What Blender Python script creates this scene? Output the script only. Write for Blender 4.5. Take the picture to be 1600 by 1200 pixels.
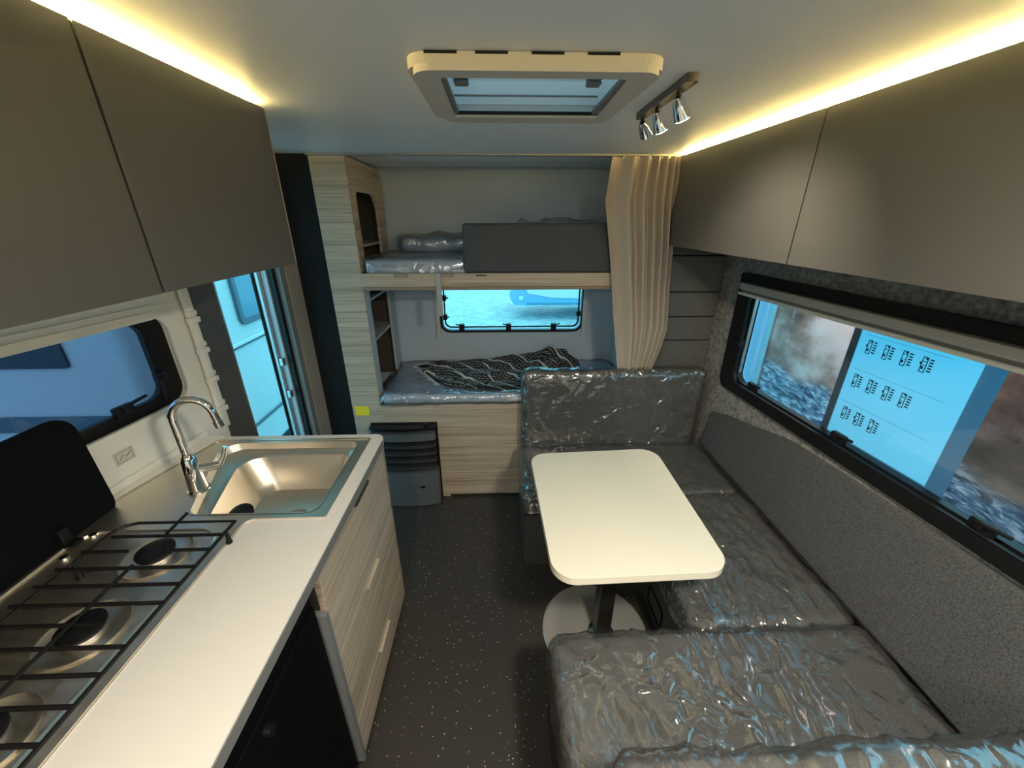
import bpy, bmesh, math, random
from mathutils import Vector, Matrix, noise
random.seed(7)
for o in list(bpy.data.objects): bpy.data.objects.remove(o)
S = bpy.context.scene
COL = S.collection
PI = math.pi
# ------------------------------------------------------------------ camera
cam = bpy.data.cameras.new('camera'); co = bpy.data.objects.new('camera', cam); COL.objects.link(co)
cam.sensor_width = 36; cam.lens = 610/1600*36; cam.clip_start = 0.02; cam.clip_end = 200
right = Vector((.9994989, -.0316536, 0)); up = Vector((.0124113, .391902, .9199233)); fwd = Vector((.0291189, .9194623, -.3920984))
m = Matrix.Identity(4)
for i in range(3): m[i][0] = right[i]; m[i][1] = up[i]; m[i][2] = -fwd[i]
m[0][3] = 0; m[1][3] = 0; m[2][3] = 1.68
co.matrix_world = m
S.camera = co
# ------------------------------------------------------------------ world, lights, exposure
S.view_settings.view_transform = 'Standard'; S.view_settings.look = 'None'
S.view_settings.gamma = 1; S.view_settings.use_curve_mapping = False
S.view_settings.exposure = 0.7
S.cycles.use_denoising = True
S.cycles.max_bounces = 10; S.cycles.transparent_max_bounces = 24; S.cycles.sample_clamp_indirect = 4
SKY = (0.20, 0.78, 1.0); SKY_STRENGTH = 1.55
CEIL_LAMP_W = 18.0; LED_STRENGTH = 105.0; SPOT_W = 5.0; BANNER_FILL_W = 7.0
w = bpy.data.worlds.new('sky'); S.world = w; w.use_nodes = True
w.node_tree.nodes['Background'].inputs[0].default_value = (*SKY, 1)
w.node_tree.nodes['Background'].inputs[1].default_value = SKY_STRENGTH
def light(name, kind, loc, power, color, target=None, **kw):
    l = bpy.data.lights.new(name, kind); l.energy = power; l.color = color
    for k, v in kw.items(): setattr(l, k, v)
    o = bpy.data.objects.new(name, l); COL.objects.link(o); o.location = loc
    if target is not None:
        o.rotation_euler = (Vector(target)-Vector(loc)).to_track_quat('-Z', 'Y').to_euler()
    return o
WARM = (1.0, .86, .66)
light('ceiling_lamp_light', 'AREA', (.48, .0, 1.915), CEIL_LAMP_W, (1, .90, .74), (.48, .0, 0), shape='DISK', size=.16)
light('kitchen_lamp_light', 'AREA', (-.25, -.75, 1.915), CEIL_LAMP_W*.65, (1, .90, .74), (-.25, -.75, 0), shape='DISK', size=.16)
light('banner_fill_light', 'AREA', (1.92, 1.9, 1.50), BANNER_FILL_W, (1, .62, .45), (2.45, 1.8, .3), shape='RECTANGLE', size=2.2, size_y=.06)  # added warm fill for the banner print, not a lamp of the place

# ------------------------------------------------------------------ materials
def mat(name, color=(.8, .8, .8), rough=.5, metal=0, spec=.5, emit=None, es=1, coat=0):
    m = bpy.data.materials.new(name); m.use_nodes = True
    b = m.node_tree.nodes['Principled BSDF']
    b.inputs['Base Color'].default_value = (*color, 1); b.inputs['Roughness'].default_value = rough
    b.inputs['Metallic'].default_value = metal; b.inputs['Specular IOR Level'].default_value = spec
    if coat: b.inputs['Coat Weight'].default_value = coat
    if emit: b.inputs['Emission Color'].default_value = (*emit, 1); b.inputs['Emission Strength'].default_value = es
    return m
def N(m, t, **kw):
    n = m.node_tree.nodes.new(t)
    for k, v in kw.items():
        if k in n.inputs.keys(): n.inputs[k].default_value = v
        else: setattr(n, k, v)
    return n
def L(m, a, b): m.node_tree.links.new(a, b)
def coords(m, scale=(1, 1, 1), rot=(0, 0, 0)):
    tc = N(m, 'ShaderNodeTexCoord'); mp = N(m, 'ShaderNodeMapping')
    mp.inputs['Scale'].default_value = scale; mp.inputs['Rotation'].default_value = rot
    L(m, tc.outputs['Object'], mp.inputs['Vector']); return mp.outputs['Vector']
def ramp(m, fac, stops):
    r = N(m, 'ShaderNodeValToRGB'); e = r.color_ramp.elements
    e[0].position, e[0].color = stops[0][0], (*stops[0][1], 1); e[1].position, e[1].color = stops[-1][0], (*stops[-1][1], 1)
    for p, c in stops[1:-1]:
        x = e.new(p); x.color = (*c, 1)
    L(m, fac, r.inputs['Fac']); return r.outputs['Color']
def bump(m, h, strength=.3, dist=.002):
    b = N(m, 'ShaderNodeBump'); b.inputs['Strength'].default_value = strength; b.inputs['Distance'].default_value = dist
    L(m, h, b.inputs['Height']); L(m, b.outputs['Normal'], m.node_tree.nodes['Principled BSDF'].inputs['Normal'])
def bsdf(m): return m.node_tree.nodes['Principled BSDF']
def wood(name, scale, tint=1.0):
    m = mat(name, rough=.45, spec=.35)
    v = coords(m, scale)
    n = N(m, 'ShaderNodeTexNoise', Scale=1.0, Detail=6.0, Roughness=.6, Distortion=.1); L(m, v, n.inputs['Vector'])
    n2 = N(m, 'ShaderNodeTexNoise', Scale=.28, Detail=2.0); L(m, v, n2.inputs['Vector'])
    c1 = ramp(m, n.outputs['Fac'], [(.35, (.29*tint, .23*tint, .17*tint)), (.44, (.40*tint, .33*tint, .26*tint)), (.58, (.50*tint, .42*tint, .335*tint)), (.68, (.37*tint, .30*tint, .23*tint))])
    c2 = ramp(m, n2.outputs['Fac'], [(.35, (.8, .79, .77)), (.65, (1, 1, 1))])
    mx = N(m, 'ShaderNodeMixRGB', blend_type='MULTIPLY'); mx.inputs[0].default_value = 1
    L(m, c1, mx.inputs[1]); L(m, c2, mx.inputs[2]); L(m, mx.outputs[0], bsdf(m).inputs['Base Color'])
    bump(m, n.outputs['Fac'], .15, .001)
    return m
WOOD_X = wood('pale ash, grain along x', (1.3, 30, 80), 1.12)
WOOD_Y = wood('pale ash, grain along y', (30, 1.2, 60), 1.1)
WOOD_DK = mat('shelf inside brown', (.09, .07, .055), .6)
def fabric(name, c1, c2, scale=220, rough=.95):
    m = mat(name, rough=rough, spec=.15)
    v = coords(m)
    n = N(m, 'ShaderNodeTexNoise', Scale=scale, Detail=3.0, Roughness=.7); L(m, v, n.inputs['Vector'])
    L(m, ramp(m, n.outputs['Fac'], [(.3, c1), (.7, c2)]), bsdf(m).inputs['Base Color'])
    bump(m, n.outputs['Fac'], .35, .0015)
    return m
FAB = fabric('charcoal upholstery', (.055, .058, .06), (.135, .138, .135))
FAB_B = fabric('grey upholstery of the wall cushion', (.04, .043, .046), (.115, .12, .125), 200)
FAB_D = fabric('dark guard fabric', (.045, .052, .06), (.09, .10, .115), 300)
MATTR = fabric('grey mattress cover', (.38, .48, .62), (.52, .64, .80), 150)
FELT = fabric('mottled grey felt wall', (.10, .10, .098), (.33, .32, .30), 48)
PANELFAB = fabric('padded panel cloth', (.08, .08, .078), (.14, .14, .135), 180)
def ceiling_mat():
    m = mat('pale grey ceiling board', (.80, .86, .92), .38, spec=.45)
    v = coords(m, (14, 60, 14)); n = N(m, 'ShaderNodeTexNoise', Scale=1.0, Detail=3.0); L(m, v, n.inputs['Vector'])
    bump(m, n.outputs['Fac'], .25, .0015); return m
CEIL = ceiling_mat()
WHITE = mat('cream wall board', (.84, .82, .75), .45)
WHITE_TRIM = mat('cream plastic trim', (.86, .83, .74), .35)
REARW = mat('light grey alcove wall', (.48, .56, .64), .55)
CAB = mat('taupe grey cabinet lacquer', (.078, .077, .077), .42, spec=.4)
def cab_grain(m):
    v = coords(m, (60, 10, 90)); n = N(m, 'ShaderNodeTexNoise', Scale=1.0, Detail=2.0); L(m, v, n.inputs['Vector'])
    bump(m, n.outputs['Fac'], .12, .0008)
cab_grain(CAB)
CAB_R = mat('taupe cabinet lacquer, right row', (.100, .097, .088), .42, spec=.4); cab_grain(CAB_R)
BLACK = mat('black plastic', (.006, .006, .007), .4, spec=.3)
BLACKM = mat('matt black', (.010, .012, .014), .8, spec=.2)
GREYP = mat('dark grey heater plastic', (.10, .105, .108), .5)
DEEP = mat('deep black refrigerator front', (.003, .003, .004), .6, spec=.08)
GREYTR = mat('grey trim', (.17, .17, .165), .5)
CARC = mat('dark cabinet carcass', (.03, .026, .02), .6)
ALU = mat('brushed aluminium', (.62, .62, .62), .35, 1)
def steel(): return mat('brushed stainless steel', (.78, .71, .60), .38, 1)
STEEL = steel()
CHROME = mat('chrome', (.82, .82, .82), .07, 1)
BAR = mat('dark enamelled wire', (.006, .005, .005), .5, spec=.3)
TOP = mat('white laminate worktop', (.77, .74, .69), .35, spec=.5)
TOPEDGE = mat('grey worktop edge', (.16, .165, .17), .5)
TABLE = mat('cream table laminate', (.86, .80, .66), .32, spec=.5)
LIDM = mat('black glass lid', (.003, .004, .005), .6, spec=.08)
BASEM = mat('satin metal table foot', (.66, .64, .60), .3, .6)
POLE = mat('dark bronze pole', (.035, .03, .026), .35, .4)
YEL = mat('yellow sticker', (.88, .66, .02), .6)
CURT = mat('beige curtain cloth', (.43, .37, .31), .9, spec=.1)
def floor_mat():
    m = mat('speckled dark vinyl', rough=.33, spec=.4)
    v = coords(m)
    vo = N(m, 'ShaderNodeTexVoronoi', Scale=75.0); L(m, v, vo.inputs['Vector'])
    wn = N(m, 'ShaderNodeTexNoise', Scale=25.0); L(m, v, wn.inputs['Vector'])
    sp = N(m, 'ShaderNodeSeparateColor'); L(m, vo.outputs['Color'], sp.inputs['Color'])
    gt = N(m, 'ShaderNodeMath', operation='GREATER_THAN'); gt.inputs[1].default_value = .72; L(m, sp.outputs[0], gt.inputs[0])
    lt = N(m, 'ShaderNodeMath', operation='LESS_THAN'); lt.inputs[1].default_value = .17; L(m, vo.outputs['Distance'], lt.inputs[0])
    mu = N(m, 'ShaderNodeMath', operation='MULTIPLY'); L(m, gt.outputs[0], mu.inputs[0]); L(m, lt.outputs[0], mu.inputs[1])
    mx = N(m, 'ShaderNodeMixRGB'); L(m, mu.outputs[0], mx.inputs[0]); mx.inputs[1].default_value = (.042, .038, .035, 1); mx.inputs[2].default_value = (.50, .45, .38, 1)
    L(m, mx.outputs[0], bsdf(m).inputs['Base Color']); return m
FLOORM = floor_mat()
def glass(name, tint, refl=.08):
    m = bpy.data.materials.new(name); m.use_nodes = True; nt = m.node_tree; nt.nodes.clear()
    out = N(m, 'ShaderNodeOutputMaterial'); tr = N(m, 'ShaderNodeBsdfTransparent'); tr.inputs[0].default_value = (*tint, 1)
    gl = N(m, 'ShaderNodeBsdfGlossy'); gl.inputs['Roughness'].default_value = .02; gl.inputs['Color'].default_value = (.9, .9, .9, 1)
    fr = N(m, 'ShaderNodeLayerWeight', Blend=.25); mu = N(m, 'ShaderNodeMath', operation='MULTIPLY_ADD')
    mu.inputs[1].default_value = .35; mu.inputs[2].default_value = refl*.3
    L(m, fr.outputs['Fresnel'], mu.inputs[0])
    mx = N(m, 'ShaderNodeMixShader'); L(m, mu.outputs[0], mx.inputs[0]); L(m, tr.outputs[0], mx.inputs[1]); L(m, gl.outputs[0], mx.inputs[2])
    L(m, mx.outputs[0], out.inputs[0]); return m
GL_L = glass('tinted acrylic pane, kitchen', (.60, .48, .56))
GL_R = glass('tinted acrylic pane, dinette', (.88, .92, .95))
GL_D = glass('milky roof dome', (.85, .58, .55))
GL_C = glass('clear acrylic pane', (.93, .95, .96))
def film():
    m = bpy.data.materials.new('clear protective film'); m.use_nodes = True; nt = m.node_tree; nt.nodes.clear()
    out = N(m, 'ShaderNodeOutputMaterial'); tr = N(m, 'ShaderNodeBsdfTransparent'); tr.inputs[0].default_value = (.95, .95, .95, 1)
    gl = N(m, 'ShaderNodeBsdfGlossy'); gl.inputs['Roughness'].default_value = .15; gl.inputs['Color'].default_value = (1, 1, 1, 1)
    df = N(m, 'ShaderNodeBsdfDiffuse'); df.inputs['Color'].default_value = (.8, .8, .8, 1)
    tc = N(m, 'ShaderNodeTexCoord')
    wv = N(m, 'ShaderNodeTexNoise', Scale=5.0, Detail=2.0); L(m, tc.outputs['Object'], wv.inputs['Vector'])
    ad = N(m, 'ShaderNodeMixRGB', blend_type='ADD'); ad.inputs[0].default_value = .35; L(m, tc.outputs['Object'], ad.inputs[1]); L(m, wv.outputs['Color'], ad.inputs[2])
    n1 = N(m, 'ShaderNodeTexNoise', Scale=17.0, Detail=6.0, Roughness=.62, noise_type='RIDGED_MULTIFRACTAL'); L(m, ad.outputs[0], n1.inputs['Vector'])
    bp = N(m, 'ShaderNodeBump'); bp.inputs['Strength'].default_value = 1.0; bp.inputs['Distance'].default_value = .015; L(m, n1.outputs[0], bp.inputs['Height'])
    L(m, bp.outputs['Normal'], gl.inputs['Normal'])
    fr = N(m, 'ShaderNodeLayerWeight', Blend=.3); L(m, bp.outputs['Normal'], fr.inputs['Normal'])
    mu = N(m, 'ShaderNodeMath', operation='MULTIPLY_ADD'); mu.inputs[1].default_value = .6; mu.inputs[2].default_value = .15; L(m, fr.outputs['Fresnel'], mu.inputs[0])
    m1 = N(m, 'ShaderNodeMixShader'); m1.inputs[0].default_value = .045; L(m, tr.outputs[0], m1.inputs[1]); L(m, df.outputs[0], m1.inputs[2])
    m2 = N(m, 'ShaderNodeMixShader'); L(m, mu.outputs[0], m2.inputs[0]); L(m, m1.outputs[0], m2.inputs[1]); L(m, gl.outputs[0], m2.inputs[2])
    L(m, m2.outputs[0], out.inputs[0]); return m
FILM = film()
LED = mat('warm led strip', (1, 1, 1), .5, emit=(1, .72, .24), es=LED_STRENGTH)
BULB = mat('lit spot lens', (1, 1, 1), .5, emit=(1, .88, .6), es=14)
LAMPG = mat('lit lamp diffuser', (1, 1, 1), .5, emit=(1, .9, .74), es=6)

# ------------------------------------------------------------------ helpers
def new(): return bmesh.new()
def merge(dst, src, M=None):
    if M is not None: bmesh.ops.transform(src, matrix=M, verts=src.verts)
    me = bpy.data.meshes.new('t'); src.to_mesh(me); src.free(); dst.from_mesh(me); bpy.data.meshes.remove(me)
def box(bm, x0, x1, y0, y1, z0, z1, bev=0, seg=2, M=None):
    t = bmesh.new(); bmesh.ops.create_cube(t, size=1)
    for v in t.verts: v.co = Vector(((x0+x1)/2+v.co.x*(x1-x0), (y0+y1)/2+v.co.y*(y1-y0), (z0+z1)/2+v.co.z*(z1-z0)))
    if bev: bmesh.ops.bevel(t, geom=list(t.edges), offset=bev, segments=seg, affect='EDGES', profile=.5)
    merge(bm, t, M); return bm
def bx(*a, **k): return box(bmesh.new(), *a, **k)
def rpoly(pts, r, k=6):
    """rounded polygon; r is one radius or a list"""
    out = []; n = len(pts); rr = r if isinstance(r, (list, tuple)) else [r]*n
    for i in range(n):
        p = Vector(pts[i][:2]); a = Vector(pts[i-1][:2])-p; b = Vector(pts[(i+1) % n][:2])-p
        if rr[i] <= 0: out.append(p.copy()); continue
        a.normalize(); b.normalize(); ang = a.angle(b); d = rr[i]/math.tan(ang/2)
        c = p+(a+b).normalized()*(rr[i]/math.sin(ang/2)); s = p+a*d-c; e = p+b*d-c
        tot = s.angle(e); sg = 1 if s.cross(e) > 0 else -1
        for j in range(k+1):
            q = s.copy(); q.rotate(Matrix.Rotation(sg*tot*j/k, 2)); out.append(c+q)
    return out
def rrect(x0, x1, y0, y1, r, k=6): return rpoly([(x0, y0), (x1, y0), (x1, y1), (x0, y1)], r, k)
def plate(bm, outer, holes, z0, z1, M=None, bev=0):
    """flat plate with holes, outline in local xy, extruded z0..z1, then matrix M"""
    t = bmesh.new()
    for loop in [outer]+list(holes):
        vs = [t.verts.new((p[0], p[1], z0)) for p in loop]
        for i in range(len(vs)): t.edges.new((vs[i-1], vs[i]))
    bmesh.ops.triangle_fill(t, use_beauty=True, use_dissolve=False, edges=list(t.edges))
    ret = bmesh.ops.extrude_face_region(t, geom=list(t.faces))
    bmesh.ops.translate(t, vec=(0, 0, z1-z0), verts=[g for g in ret['geom'] if isinstance(g, bmesh.types.BMVert)])
    bmesh.ops.recalc_face_normals(t, faces=t.faces)
    merge(bm, t, M); return bm
def tube(bm, pts, r, seg=8, closed=False, caps=True, M=None):
    t = bmesh.new(); pts = [Vector(p) for p in pts]; n = len(pts); rings = []
    rr = r if isinstance(r, (list, tuple)) else [r]*n
    nrm = None
    for i, p in enumerate(pts):
        if closed: d = pts[(i+1) % n]-pts[i-1]
        else: d = pts[min(i+1, n-1)]-pts[max(i-1, 0)]
        d.normalize()
        if nrm is None: nrm = d.orthogonal().normalized()
        else:
            nrm = (nrm-d*nrm.dot(d)); nrm = nrm.normalized() if nrm.length > 1e-6 else d.orthogonal().normalized()
        b = d.cross(nrm)
        rings.append([t.verts.new(p+(nrm*math.cos(2*PI*k/seg)+b*math.sin(2*PI*k/seg))*rr[i]) for k in range(seg)])
    m = n if closed else n-1
    for i in range(m):
        A, B = rings[i], rings[(i+1) % n]
        for k in range(seg): t.faces.new((A[k], A[(k+1) % seg], B[(k+1) % seg], B[k]))
    if caps and not closed: t.faces.new(rings[0][::-1]); t.faces.new(rings[-1])
    bmesh.ops.recalc_face_normals(t, faces=t.faces)
    merge(bm, t, M); return bm
def lathe(bm, prof, loc, seg=32, M=None):
    t = bmesh.new(); rings = []
    for r, z in prof:
        rings.append([t.verts.new((max(r, 1e-5)*math.cos(2*PI*k/seg), max(r, 1e-5)*math.sin(2*PI*k/seg), z)) for k in range(seg)])
    for A, B in zip(rings, rings[1:]):
        for k in range(seg): t.faces.new((A[k], A[(k+1) % seg], B[(k+1) % seg], B[k]))
    t.faces.new(rings[0][::-1]); t.faces.new(rings[-1])
    bmesh.ops.recalc_face_normals(t, faces=t.faces)
    MM = Matrix.Translation(loc) if M is None else Matrix.Translation(loc) @ M
    merge(bm, t, MM); return bm
def axis_coords(a, b, r, step):
    out = [a, a+r*.35, a+r*.7]; n = max(1, int(round((b-a-2*r)/step)))
    out += [a+r+(b-a-2*r)*i/n for i in range(n+1)]
    return out+[b-r*.7, b-r*.35, b]
def soft_box(x0, x1, y0, y1, z0, z1, r=.03, step=.05, disp=None, warp=None):
    """upholstery block: dense surface grid with rounded edges, displaced along the normal"""
    t = bmesh.new(); X = axis_coords(x0, x1, r, step); Y = axis_coords(y0, y1, r, step); Z = axis_coords(z0, z1, min(r, (z1-z0)*.45), step)
    V = {}
    def vert(i, j, k):
        key = (i, j, k)
        if key not in V:
            p = Vector((X[i], Y[j], Z[k]))
            rr = min(r, (z1-z0)*.45, (y1-y0)*.45, (x1-x0)*.45)
            q = Vector((min(max(p.x, x0+rr), x1-rr), min(max(p.y, y0+rr), y1-rr), min(max(p.z, z0+rr), z1-rr)))
            d = (p-q).normalized(); p2 = q+d*rr
            if disp: p2 = p2+d*disp(p2, d)
            if warp: p2 = warp(p2)
            V[key] = t.verts.new(p2)
        return V[key]
    nx, ny, nz = len(X)-1, len(Y)-1, len(Z)-1
    for i in range(nx):
        for j in range(ny):
            t.faces.new([vert(i, j, 0), vert(i, j+1, 0), vert(i+1, j+1, 0), vert(i+1, j, 0)])
            t.faces.new([vert(i, j, nz), vert(i+1, j, nz), vert(i+1, j+1, nz), vert(i, j+1, nz)])
    for i in range(nx):
        for k in range(nz):
            t.faces.new([vert(i, 0, k), vert(i+1, 0, k), vert(i+1, 0, k+1), vert(i, 0, k+1)])
            t.faces.new([vert(i, ny, k), vert(i, ny, k+1), vert(i+1, ny, k+1), vert(i+1, ny, k)])
    for j in range(ny):
        for k in range(nz):
            t.faces.new([vert(0, j, k), vert(0, j, k+1), vert(0, j+1, k+1), vert(0, j+1, k)])
            t.faces.new([vert(nx, j, k), vert(nx, j+1, k), vert(nx, j+1, k+1), vert(nx, j, k+1)])
    return t
def smooth_disp(a=.004, s=4):
    return lambda p, d: a*noise.noise(p*s)
def wrap_disp(amp=.007, seed=0., stretch=(1, 1, 1), base=.005, f=1.0):
    off = Vector((seed, seed*1.7, seed*.3))
    def fn(p, d):
        q = Vector((p.x*stretch[0], p.y*stretch[1], p.z*stretch[2]))*f+off
        q = q+noise.noise_vector(q*3)*.12
        a = (1-abs(noise.noise(q*9)))**5; b = (1-abs(noise.noise(q*19+Vector((4, 2, 8)))))**5
        c = noise.noise(q*3.3)
        return base+amp*(a*.75+b*.45)+amp*.7*c
    return fn
def link(name, bm, m, parent=None, smooth=False, recalc=True):
    if recalc: bmesh.ops.recalc_face_normals(bm, faces=bm.faces)
    me = bpy.data.meshes.new(name); 
    if parent is not None:
        off = Vector((0, 0, 0)); p = parent
        while p is not None: off += p.location; p = p.parent
        bmesh.ops.translate(bm, vec=-off, verts=bm.verts)
    bm.to_mesh(me); bm.free(); me.materials.append(m)
    if smooth:
        for f in me.polygons: f.use_smooth = True
        try: me.set_sharp_from_angle(angle=math.radians(smooth if smooth > 1 else 40))
        except Exception: pass
    o = bpy.data.objects.new(name, me); COL.objects.link(o)
    if parent is not None: o.parent = parent
    return o
def part(name, bm, m, parent, smooth=False, label=None):
    o = link(name, bm, m, parent, smooth)
    if label: o['label'] = label
    return o
def thing(name, label, cat, loc=(0, 0, 0), group=None):
    o = bpy.data.objects.new(name, None); o.empty_display_size = .05; COL.objects.link(o); o.location = loc
    o['label'] = label; o['category'] = cat
    if group: o['group'] = group
    return o
def single(name, bm, m, label, cat, group=None, smooth=False):
    o = link(name, bm, m, None, smooth); o['label'] = label; o['category'] = cat
    if group: o['group'] = group
    return o
def struct(name, bm, m, parent=None, smooth=False):
    o = link(name, bm, m, parent, smooth)
    if parent is None: o['kind'] = 'structure'
    return o
# wall frames: local (u, v, n): u = distance along the wall from the anchor, v = height, n = towards the room
def wall_frame(p, q):
    """origin at p, u runs towards +Y side q"""
    p = Vector(p); q = Vector(q); u = (q-p).normalized()
    nrm = Vector((-u.y, u.x)) if p.x > 0 else Vector((u.y, -u.x))
    M = Matrix.Identity(4)
    M[0][0], M[1][0] = u.x, u.y; M[2][1] = 1; M[0][1] = M[1][1] = 0; M[2][0] = 0
    M[0][2], M[1][2], M[2][2] = nrm.x, nrm.y, 0
    M[0][3], M[1][3], M[2][3] = p.x, p.y, 0
    return M, u.y
ML, cL = wall_frame((-1.2, .9), (-1.0299, 2.1))
MR, cR = wall_frame((1.2, 2.0), (1.193, 2.1))
def ul(y): return (y-.9)/cL
def ur(y): return (y-2.0)/cR
def lbox(bm, y0, y1, n0, n1, z0, z1, bev=0, seg=2): return box(bm, ul(y0), ul(y1), z0, z1, n0, n1, bev, seg, M=ML)
def rbox(bm, y0, y1, n0, n1, z0, z1, bev=0, seg=2): return box(bm, ur(y0), ur(y1), z0, z1, n0, n1, bev, seg, M=MR)

# ================================================================== STRUCTURE
YF = -1.7                                        # front wall
struct('floor', bx(-1.6, 1.55, YF-.05, 2.75, -.05, 0), FLOORM)
# ceiling with the hatch opening
HX0, HX1, HY0, HY1 = -.115, .262, .880, 1.215
struct('ceiling', plate(new(), [(-1.6, YF-.05), (1.55, YF-.05), (1.55, 2.75), (-1.6, 2.75)], [[(HX0, HY0), (HX1, HY0), (HX1, HY1), (HX0, HY1)]], 1.95, 2.0), CEIL)
# left wall with kitchen window and door opening
KW = rrect(ul(.30), ul(1.335), 1.075, 1.40, .06)
door_hole = [(ul(1.56), .02), (ul(1.99), .02), (ul(1.99), 1.82), (ul(1.56), 1.82)]
struct('wall_left', plate(new(), [(ul(YF), 0), (ul(2.75), 0), (ul(2.75), 1.95), (ul(YF), 1.95)], [KW, door_hole], -.035, 0, ML), WHITE)
struct('trim_1', lbox(new(), 1.445, 1.56, .0, .012, .0, 1.95), CAB)                # grey pillar between kitchen and door
struct('trim_2', lbox(new(), 1.99, 2.12, .0, .012, .0, 1.95, .003), mat('greige door trim', (.30, .275, .24), .5))
# right wall with dinette window
RW = rpoly([(ur(.12), .885), (ur(1.85), .885), (ur(1.85), 1.41), (ur(.12), 1.41)], .07)
struct('wall_right', plate(new(), [(ur(YF), 0), (ur(2.75), 0), (ur(2.75), 1.95), (ur(YF), 1.95)], [RW], -.035, 0, MR), FELT)
# rear wall with bunk window (plane y = 2.68)
MY = Matrix(((1, 0, 0, 0), (0, 0, 1, 0), (0, 1, 0, 0), (0, 0, 0, 1)))   # local (x, z, y)
RWIN = rrect(-.395, .565, .955, 1.30, .05)
struct('wall_rear', plate(new(), [(-1.05, 0), (1.2, 0), (1.2, 1.95), (-1.05, 1.95)], [RWIN], 2.68, 2.715, MY), REARW)
# cove between rear wall and ceiling
cv = [(2.68-.10*math.sin(a), 1.95-.10*(1-math.cos(a))) for a in [PI/2*i/8 for i in range(9)]]
cv = [(2.68, 1.85)]+[(2.58+.10*math.sin(PI/2-a), 1.85+.10*math.cos(PI/2-a)) for a in [PI/2*i/8 for i in range(9)]]+[(2.68, 1.95)]
MX = Matrix(((0, 0, 1, 0), (1, 0, 0, 0), (0, 1, 0, 0), (0, 0, 0, 1)))   # local (y, z, x)
struct('trim_3', plate(new(), cv[1:], [], -1.0, 1.2, MX), REARW, smooth=True)
# front wall behind the camera with a window
FWIN = rrect(.25, 1.05, 1.10, 1.45, .06)
struct('wall_front', plate(new(), [(-1.55, 0), (1.48, 0), (1.48, 1.95), (-1.55, 1.95)], [FWIN], YF-.05, YF-.015, MY), WHITE)
f5 = struct('window_4', plate(new(), rrect(.22, 1.08, 1.07, 1.48, .08), [rrect(.27, 1.03, 1.12, 1.43, .05)], YF-.015, YF+.005, MY), BLACK)
part('pane', plate(new(), rrect(.26, 1.04, 1.11, 1.44, .05), [], YF-.034, YF-.03, MY), GL_C, f5)
struct('trim_4', bx(-.87, .86, 2.05, 2.085, 1.941, 1.95, .002), mat('ceiling rail', (.3, .3, .3), .5))                # rail across the ceiling before the bunks
# black panel between door and bunk tower
struct('wall_partition', bx(-1.045, -.871, 2.085, 2.115, 0, 1.95), BLACKM)
# padded partition right of the curtain
pp = bpy.data.objects.new('wall_padded', None); COL.objects.link(pp); pp['kind'] = 'structure'
part('backing', bx(.80, 1.2, 2.12, 2.15, 0, 1.95), BLACKM, pp)
for z0, z1 in ((.45, .64), (.64, .84), (.84, 1.04), (1.04, 1.175), (1.175, 1.31), (1.31, 1.50), (1.50, 1.70), (1.70, 1.94)):
    part('panel', soft_box(.82, 1.192, 2.095, 2.12, z0+.002, z1-.002, .009, .06), PANELFAB, pp, smooth=60)

struct('wall_alcove', bx(.795, .812, 2.10, 2.68, 0, 1.95), REARW)
# ---- latches of the acrylic windows
def latch(bm, M, u, v, n, flip=1, vert=False):
    R = M @ Matrix.Translation((u, v, n)) @ (Matrix.Rotation(PI/2, 4, 'Z') if vert else Matrix.Identity(4)) @ Matrix.Scale(1.3, 4)
    box(bm, -.022, .022, -.014, .014, 0, .016, .004, 2, M=R)
    box(bm, -.009, .009, -.004, .018, .012, .024, .003, 2, M=R)
    tube(bm, [(0, .012, .022), (flip*.02, .016, .024), (flip*.05, .018, .022)], [.005, .0045, .004], 6, M=R)
# window 1: kitchen
k1 = struct('window_1', plate(new(), rrect(ul(.26), ul(1.367), 1.055, 1.418, .075), [rrect(ul(.30), ul(1.335), 1.078, 1.385, .06)], 0, .010, ML), WHITE_TRIM)
part('inner_moulding', plate(new(), rrect(ul(.285), ul(1.35), 1.066, 1.40, .068), [rrect(ul(.31), ul(1.328), 1.084, 1.382, .055)], .010, .017, ML), WHITE_TRIM, k1)
part('blind_cassette', lbox(new(), .32, 1.30, -.012, .012, 1.372, 1.392, .004), WHITE_TRIM, k1, True)
part('rubber_seal', plate(new(), rrect(ul(.30), ul(1.335), 1.077, 1.39, .06), [rrect(ul(.34), ul(1.262), 1.118, 1.375, .05)], -.030, -.012, ML), BLACK, k1)
part('pane', plate(new(), rrect(ul(.32), ul(1.30), 1.09, 1.39, .05), [], -.045, -.041, ML), GL_L, k1)
for u, v, vt in ((ul(1.262), 1.175, True), (ul(1.12), 1.128, False), (ul(.55), 1.128, False)):
    b = new(); latch(b, ML, u, v, -.014, 1 if not vt else -1, vt); part('latch', b, BLACK, k1, True)
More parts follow.
